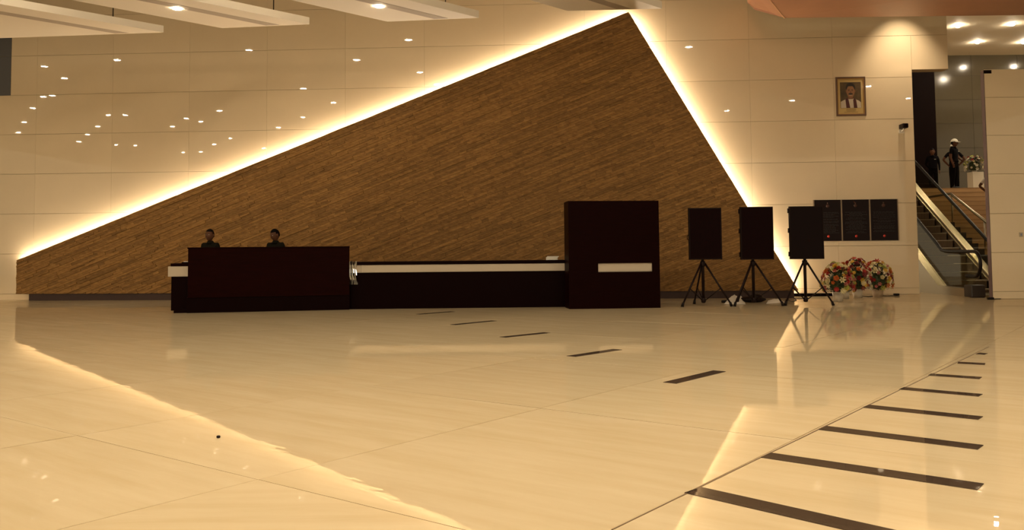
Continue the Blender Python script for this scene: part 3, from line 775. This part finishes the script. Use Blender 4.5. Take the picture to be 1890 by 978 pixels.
bm = N(); ell(bm, (0, 0, .07), (.30, .16, .075), 18, 10); ell(bm, (.08, .02, .12), (.15, .11, .075), 14, 8)
obj('body', bm, BLACKMETAL, t); obj('strap', tube(N(), [(-.28, 0, .05), (-.45, -.06, .03), (-.60, -.02, .03), (-.72, -.05, .028)], [.02, .03, .028, .03], 8), RUBBER, t)
p = on_z(1452, 546.5)
t = thing('cardboard_box', 'small beige carton behind the tripod at the stone wall corner', 'box', (p.x, p.y, 0), R(12))
obj('body', box(N(), -.10, .10, -.10, .10, 0, .15, .004), WHITE, t); obj('flap', box(N(), -.10, .10, -.16, -.10, .145, .15), PAPER, t)
p = on_z(1504, 546)
t = thing('cable_trunk', 'long flat black case on the floor along the wall', 'case', (p.x, p.y - .15, 0), R(-3))
obj('body', box(N(), -.60, .60, -.06, .06, 0, .075, .01), BLACK, t); obj('handle', tube(N(), [(-.08, -.06, .04), (-.06, -.085, .05), (.06, -.085, .05), (.08, -.06, .04)], .01, 6), RUBBER, t)
def cable(label, pxs, r=.009, plug=True):
    P_ = [on_z(*c) + Vector((0, 0, r)) for c in pxs]; o_ = P_[0].copy(); o_.z = 0
    t = thing('power_cable', label, 'cable', o_); obj('cord', tube(N(), [p_ - o_ for p_ in P_], r, 6), RUBBER, t)
    if plug:
        e_ = P_[-1] - o_; obj('plug', box(N(), e_.x - .08, e_.x + .06, e_.y - .035, e_.y + .035, 0, .055, .01), RUBBER, t)
cable('thin black cable with plug on the floor by the wall socket', [(1590, 546.5), (1602, 547.5), (1622, 546), (1640, 546.5), (1655, 545.5)])
cable('black cable end with plug lying before the cream pier', [(1847, 552), (1838, 552), (1829, 553)])
cable('thin cable looping on the floor between two tripods', [(1452, 552), (1457, 555), (1463, 557.5), (1470, 554), (1466, 551)], plug=False)
p = on_z(403, 808)
t = thing('rubber_stopper', 'tiny dark stopper lying alone on the open floor', 'stopper', (p.x, p.y, 0))
obj('body', lathe(N(), [(.010, 0), (.013, .006), (.011, .014), (.004, .016)], 10), BLACKMETAL, t)

# ------------------------------------------------------------------ escalator
ER = WALL.rot
def loc_(X, Y, Z=0): return Vector((X, Y, Z))
es = thing('escalator', 'steel and glass escalator rising through the wall opening', 'escalator', (11.12, 21.69, 0), ER)
# local: x across (0 = near balustrade, 1.35 = far), y into the opening
INC = R(29.5); Y1 = 0.95; TOPZ = 3.3; Y2 = Y1 + TOPZ / math.tan(INC)
def rise(y): return max(0, min(TOPZ, (y - Y1) * math.tan(INC)))
for xb in (0.0, 1.36):
    yN = -1.05
    if xb > 1: yN = -0.55
    pth = []
    for k in range(13):
        a = R(-70 - 200 * k / 12 * 0.0) ; 
    r_ = .30; cz = .80
    arc = [(yN + r_ - r_ * math.sin(R(th)), cz - r_ * math.cos(R(th))) for th in range(0, 181, 15)]
    inc = []
    for k in range(7):                                  # soft bend into the incline
        y_ = Y1 - .5 + k * .2; inc.append((y_, cz + r_ + (rise(y_) if k > 3 else (k / 3) ** 2 * .04)))
    line = [(yN + .75, cz - r_)] + arc + inc + [(Y2, cz + r_ + TOPZ), (Y2 + .9, cz + r_ + TOPZ)]
    obj('handrail', tube(N(), [(xb, y_, z_) for y_, z_ in line], .042, 8), RUBBER, es)
    # glass under the handrail
    gp = [(yN + .10, .52), (yN + .08, .80), (yN + .20, 1.0), (Y1 - .1, 1.06), (Y2, 1.06 + TOPZ), (Y2, .22 + TOPZ), (Y1 + .1, .22), (yN + .5, .30)]
    obj('glass_panel', prism_x(N(), gp, xb - .006, xb + .006), GLASS, es)
    sg = 1 if xb < 1 else -1
    dk = [(yN + .25, 0), (yN + .25, .20), (Y1, .22), (Y2, .22 + TOPZ), (Y2 + .9, .22 + TOPZ), (Y2 + .9, TOPZ - .55), (Y2, TOPZ - .55), (Y1 + 1.2, 0)]
    obj('side_deck', prism_x(N(), dk, min(xb - sg * .16, xb + sg * .04), max(xb - sg * .16, xb + sg * .04)), STEEL, es)
    obj('skirt', prism_x(N(), [(yN + .3, .0), (yN + .3, .14), (Y1, .16), (Y2, .16 + TOPZ), (Y2, TOPZ - .3), (Y1 + .6, 0)], min(xb + sg * .05, xb + sg * .10), max(xb + sg * .05, xb + sg * .10)), STEEL, es)
    obj('newel_box', box(N(), xb - .17, xb + .17, yN + .15, yN + .55, 0, .30, .03), ESCDARK, es)
obj('comb_plate', box(N(), .12, 1.24, -.45, .55, 0.0, .03), STEEL, es)
n_st = 17
for k in range(n_st):
    zt = (k) * TOPZ / (n_st - 1); y_ = .55 + k * (Y2 - .65) / (n_st - 1)
    zt = max(.035, rise(y_ + .2))
    st = obj('step', box(N(), .12, 1.24, y_, y_ + .42, max(.0, zt - .20), zt, .004), ESCSTEP, es)
    obj('step_edge', box(N(), .12, 1.24, y_ - .004, y_ + .02, zt - .018, zt + .002), STEEL, st)

# ------------------------------------------------------------------ stone stairs and rail
st = thing('stone_staircase', 'wide tan stone staircase beside the escalator', 'staircase', (12.95, 22.3, 0), ER)
N1, N2 = 12, 8; zm = 1.95; Ya, Yb = 4.3, 6.1; Yc_ = 8.35
for k in range(N1):
    z1 = (k + 1) * zm / N1; y_ = k * Ya / N1
    s_ = obj('step', box(N(), 0.15, 5.2, y_, Ya + .02 if k == N1 - 1 else y_ + Ya / N1 + .02, max(0, z1 - .32), z1), TAN, st)
    obj('step_nosing', box(N(), 0.15, 5.2, y_ - .012, y_, z1 - .02, z1), mat('nosing', (.34, .21, .10), rough=.6), s_)
    obj('stringer_block', box(N(), 0.0, 0.148, y_, y_ + Ya / N1, 0, z1 + .02), ESCDARK, st)
obj('mid_landing', box(N(), 0.0, 5.2, Ya, Yb, zm - .25, zm), TAN, st)
for k in range(N2):
    z1 = zm + (k + 1) * (LAND_Z - .01 - zm) / N2; y_ = Yb + k * (Yc_ - Yb) / N2
    s_ = obj('step', box(N(), 0.0, 5.2, y_, y_ + (Yc_ - Yb) / N2 + .02, z1 - .32, z1), TAN, st)
    obj('step_nosing', box(N(), 0.0, 5.2, y_ - .012, y_, z1 - .02, z1), MATS['nosing'], s_)

RX = .22
rp = [(RX, .3, 1.12), (RX, Ya, zm + .90), (RX, Yb, zm + .90), (RX, Yc_, LAND_Z + .92)]
rl = obj('handrail', tube(N(), rp, .04, 8), STEEL, st)
def stz(y_): return (math.floor(y_ / (Ya / N1)) + 1) * zm / N1 if y_ < Ya else zm if y_ < Yb else zm + (math.floor((y_ - Yb) / ((Yc_ - Yb) / N2)) + 1) * (LAND_Z - .01 - zm) / N2
def rlz(y_):
    for (x0, y0, z0), (x1, y1, z1) in zip(rp[:-1], rp[1:]):
        if y0 <= y_ <= y1: return z0 + (z1 - z0) * (y_ - y0) / (y1 - y0)
for y_ in (.5, 2.25, 4.25, 6.0, 8.1): obj('post', tube(N(), [(RX, y_, stz(y_)), (RX, y_, rlz(y_))], .028, 8), STEEL, rl)

# ------------------------------------------------------------------ people
def head_mesh(bm, c, yaw, pitch, mi_skin, mi_eye, mi_dark, mi_lip, sc=1.0):
    g = bmesh.new(); bmesh.ops.create_uvsphere(g, u_segments=24, v_segments=18, radius=1)
    for v in g.verts:
        x, y, z = v.co
        fr = max(0, -y)
        wx = .076 * (1 - .16 * max(0, -z) ** 1.5); wy = .094; wz = .116
        X, Y, Z = x * wx, y * wy, z * wz
        if z < -.3 and y > 0: Y *= 1 - .35 * (-z - .3)
        if fr > .75 and -.42 < z < .12 and abs(x) < .22: Y -= .022 * (1 - abs(x) / .22) * (1 - max(0, z) * 4) * (1 if z < -.05 else .6)      # nose
        if fr > .5 and .10 < z < .30: Y -= .005                                                                                         # brow
        if fr > .6 and -.02 < z < .12 and .2 < abs(x) < .55: Y += .006                                                                  # eye sockets
        if fr > .3 and z < -.75: Y -= .010                                                                                              # chin
        v.co = (X, Y, Z)
    for f in g.faces: f.smooth = True; f.material_index = mi_skin
    for sx in (-1, 1):
        e = bmesh.new(); bmesh.ops.create_uvsphere(e, u_segments=8, v_segments=6, radius=1)
        for f in e.faces: f.material_index = mi_eye; f.smooth = True
        merge(g, e, Matrix.Translation((sx * .030, -.079, .006)) @ Matrix.Diagonal((.013, .010, .007, 1)))
        e = bmesh.new(); bmesh.ops.create_uvsphere(e, u_segments=8, v_segments=6, radius=1)
        for f in e.faces: f.material_index = mi_dark
        merge(g, e, Matrix.Translation((sx * .030, -.087, .006)) @ Matrix.Diagonal((.006, .004, .006, 1)))
        e = bmesh.new(); bmesh.ops.create_uvsphere(e, u_segments=8, v_segments=6, radius=1)
        for f in e.faces: f.material_index = mi_dark
        merge(g, e, Matrix.Translation((sx * .030, -.086, .026)) @ Matrix.Diagonal((.018, .006, .004, 1)))
        e = bmesh.new(); bmesh.ops.create_uvsphere(e, u_segments=8, v_segments=8, radius=1)
        for f in e.faces: f.material_index = mi_skin; f.smooth = True
        merge(g, e, Matrix.Translation((sx * .078, .008, -.004)) @ Matrix.Diagonal((.010, .020, .031, 1)))
    e = bmesh.new(); bmesh.ops.create_uvsphere(e, u_segments=8, v_segments=6, radius=1)
    for f in e.faces: f.material_index = mi_lip
    merge(g, e, Matrix.Translation((0, -.083, -.060)) @ Matrix.Diagonal((.024, .010, .007, 1)))
    M = Matrix.Translation(c) @ Matrix.Rotation(yaw, 4, 'Z') @ Matrix.Rotation(pitch, 4, 'X') @ Matrix.Diagonal((sc, sc, sc, 1))
    merge(bm, g, M); return M
ARM = {'down': [(.17, 0, 1.41), (.225, .03, 1.14), (.225, -.05, .89)],
       'front': [(.17, 0, 1.41), (.235, -.02, 1.14), (.09, -.20, 1.02)],
       'behind': [(.17, 0, 1.41), (.25, .09, 1.16), (.08, .17, .96)],
       'hip': [(.17, 0, 1.41), (.36, .06, 1.18), (.20, -.02, 1.00)],
       'desk': [(.17, 0, 1.41), (.24, -.08, 1.15), (.16, -.30, 1.06)]}
def person(label, loc, rz, h, armL='down', armR='down', shirt=UNIFORM, sleeve='short', trouser=TROUSER, hair=True, cap=False, yaw=0.0, pitch=0.0, badge=True, stance=.09, lean=0.0, group=None):
    t = thing('person', label, 'person', loc, rz, group)
    k = h / 1.74
    V, E_, Rr, seg = [], [], [], []
    def vert(p, r): V.append(Vector(p)); Rr.append(r if isinstance(r, tuple) else (r, r)); return len(V) - 1
    def bone(a, b, m_): E_.append((a, b)); seg.append((a, b, m_))
    pel = vert((0, .0, .95), (.155, .115)); sp = vert((0, 0 + lean * .3, 1.12), (.145, .105)); ch = vert((0, lean * .7, 1.30), (.165, .115)); nb = vert((0, lean + .005, 1.445), (.075, .065)); nt_ = vert((0, lean - .008, 1.54), (.052, .055))
    bone(pel, sp, 1); bone(sp, ch, 1); bone(ch, nb, 1); bone(nb, nt_, 0)
    for sx, arm in ((1, armL), (-1, armR)):
        q = [Vector((sx * x, y + lean, z)) for x, y, z in ARM[arm]]
        s_ = vert(q[0], .068); e_ = vert(q[1], .046); w_ = vert(q[2], .030)
        up = vert(q[0].lerp(q[1], .55), .056)
        bone(ch, s_, 1); bone(s_, up, 1); bone(up, e_, 1 if sleeve == 'long' else 0); bone(e_, w_, 1 if sleeve == 'long' else 0)
        d = (q[2] - q[1]).normalized(); pm_ = vert(q[2] + d * .055, (.036, .022)); bone(w_, pm_, 0)
        x_, y_ = basis(d); side = Vector((0, -1, 0)) if abs(d.z) > .6 else Vector((0, 0, 1))
        side = (side - d * side.dot(d)).normalized()
        for f_, (of, ln) in enumerate(((-.027, .062), (-.009, .072), (.009, .068), (.026, .054))):
            a_ = vert(q[2] + d * .085 + side * of, .0095); b_ = vert(q[2] + d * (.085 + ln * .55) + side * of, .0085); c_ = vert(q[2] + d * (.085 + ln) + side * of - d.cross(side) * .012 * sx, .007)
            bone(pm_, a_, 0); bone(a_, b_, 0); bone(b_, c_, 0)
        a_ = vert(q[2] + d * .035 + side * .036, .011); b_ = vert(q[2] + d * .075 + side * .050, .009); bone(pm_, a_, 0); bone(a_, b_, 0)
        hp = vert((sx * stance, 0, .88), .098); kn = vert((sx * (stance + .012), -.015, .49), .064); an = vert((sx * (stance + .018), .03, .09), .044); to = vert((sx * (stance + .04), -.15, .035), (.042, .034))
        th = vert((sx * (stance + .006), -.01, .70), .084); cf_ = vert((sx * (stance + .016), .02, .33), .058)
        bone(pel, hp, 2); bone(hp, th, 2); bone(th, kn, 2); bone(kn, cf_, 2); bone(cf_, an, 2); bone(an, to, 3)
    me = bpy.data.meshes.new('skel'); me.from_pydata([v * k for v in V], E_, []); me.update()
    o = bpy.data.objects.new('skel', me); COL.objects.link(o)
    md = o.modifiers.new('s', 'SKIN'); md.use_smooth_shade = True
    for i, v in enumerate(me.skin_vertices[0].data):
        v.radius = (Rr[i][0] * k, Rr[i][1] * k); v.use_root = (i == pel)
    sb = o.modifiers.new('u', 'SUBSURF'); sb.levels = 1; sb.render_levels = 1
    dg = bpy.context.evaluated_depsgraph_get(); ev = o.evaluated_get(dg)
    bm = N(); bm.from_mesh(ev.to_mesh()); ev.to_mesh_clear(); bpy.data.objects.remove(o); bpy.data.meshes.remove(me)
    def dist(p, a, b):
        ab = b - a; u = max(0, min(1, (p - a).dot(ab) / max(1e-9, ab.dot(ab)))); return (p - a - ab * u).length
    for f in bm.faces:
        c = f.calc_center_median() / k; best = min(seg, key=lambda s_: dist(c, V[s_[0]], V[s_[1]]) - .5 * min(Rr[s_[0]][0], Rr[s_[1]][0]))
        mi = best[2]
        if mi == 1 and c.z < .97 and abs(c.x) < .2 and abs(c.y) < .16: mi = 2
        if mi == 2 and c.z < .07: mi = 3
        f.material_index = mi; f.smooth = True
    HM = head_mesh(bm, Vector((0, lean - .03, 1.625)) * k, yaw, pitch, 0, 4, 5, 6, k * 1.12)
    obj('body', bm, [SKIN, shirt, trouser, SHOE, EYEW, HAIR, LIP], t)
    if hair:
        g = bmesh.new(); bmesh.ops.create_uvsphere(g, u_segments=24, v_segments=18, radius=1)
        bmesh.ops.delete(g, geom=[v for v in g.verts if v.co.z < (.42 if v.co.y < -.45 else (.12 if v.co.y < 0.1 else -.45))], context='VERTS')
        bm = N()
        for f in g.faces: f.smooth = True
        merge(bm, g, HM @ Matrix.Translation((0, .004, .004)) @ Matrix.Diagonal((.083, .100, .124, 1)))
        obj('hair', bm, HAIR, t, norm=False)
    if cap:
        g = bmesh.new(); bmesh.ops.create_uvsphere(g, u_segments=20, v_segments=14, radius=1)
        bmesh.ops.delete(g, geom=[v for v in g.verts if v.co.z < -.02], context='VERTS')
        for f in g.faces: f.smooth = True
        bm = N(); merge(bm, g, HM @ Matrix.Translation((0, .004, .036)) @ Matrix.Diagonal((.092, .108, .100, 1)))
        cp = obj('cap', bm, CAPWHITE, t, norm=False)
        bm = N(); top, bot = [], []
        for i in range(9):
            a = R(-160 + 140 * i / 8); 
            for rr, lst in ((1.0, top), (1.75 - .25 * abs(i - 4) / 4, bot)): lst.append(bm.verts.new(HM @ Vector((.088 * math.cos(a) * (1 if rr == 1 else 1.0), .104 * math.sin(a) * rr, .038 - (.02 if rr > 1 else 0)))))
        for i in range(8): bm.faces.new([top[i], top[i + 1], bot[i + 1], bot[i]])
        bmesh.ops.solidify(bm, geom=list(bm.faces), thickness=.006)
        obj('visor', bm, CAPWHITE, cp)
    if badge: obj('name_tag', box(N(), .055 * k, .115 * k, (-.128 + lean) * k, (-.112 + lean) * k, 1.32 * k, 1.335 * k), PAPER, t)
    obj('belt', lathe(N(), [(.01, .965 * k), (.168 * k, .965 * k), (.168 * k, 1.0 * k), (.01, 1.0 * k)], 20), TROUSER, t).scale = (1, .80, 1)
    obj('collar', lathe(N(), [(.055 * k, 1.455 * k), (.088 * k, 1.43 * k), (.080 * k, 1.46 * k), (.058 * k, 1.50 * k)], 14), shirt, t, (0, lean * k, 0))
    return t
gY = 19.3
p = on_depth(388, 480, gY); person('guard in dark olive uniform facing forward behind the wooden counter front', (p.x, gY, 0), R(-14), 1.735, 'down', 'down', OLIVE, yaw=0, pitch=R(-3), badge=False)
p = on_depth(507, 480, gY); person('guard in dark olive uniform looking down sideways behind the counter front', (p.x + .03, gY, 0), R(-18), 1.725, 'down', 'down', OLIVE, yaw=R(-22), pitch=R(14), badge=False, lean=-.02)
p = on_depth(1723, 340, 33.4); person('guard in dark uniform standing against the black landing wall', (p.x, 33.4, LAND_Z), R(-24), 1.72, 'down', 'behind', UNIFORM, 'long', badge=True)
p = on_depth(1763, 340, 31.25); person('guard in white cap and dark uniform on the edge of the landing', (p.x, 31.25, LAND_Z), R(38), 1.80, 'front', 'down', UNIFORM, hair=True, cap=True, yaw=R(14))
p = on_depth(1762, 340, 32.3); person('person standing close behind the guard with white cap, arms akimbo', (p.x, 32.3, LAND_Z), R(160), 1.76, 'hip', 'hip', UNIFORM, hair=True, cap=True, badge=False)
p = on_depth(1829, 340, 27.9); person('person in white shirt on the stairs, mostly behind the cream pier', (p.x, 27.9, 1.955), R(10), 1.80, 'hip', 'hip', SHIRTWHITE, hair=True, badge=False)
# white flowers on a pedestal at the landing
p = on_depth(1801, 340, 31.7)
ped = thing('pedestal', 'plain white square pedestal under the white flowers', 'pedestal', (p.x, 31.7, LAND_Z))
obj('shaft', box(N(), -.20, .20, -.20, .20, .04, .66, .006), WHITE, ped); obj('foot', box(N(), -.21, .21, -.21, .21, 0, .04, .004), WHITE, ped)
bouquet((p.x - .03, 31.7, LAND_Z + .66), .31, .56, .10, .06, ['white', 'white', 'white', 'cream', 'lime', 'red'], 48, 'white and red flower arrangement on the pedestal', seed=21, scale=1.25)
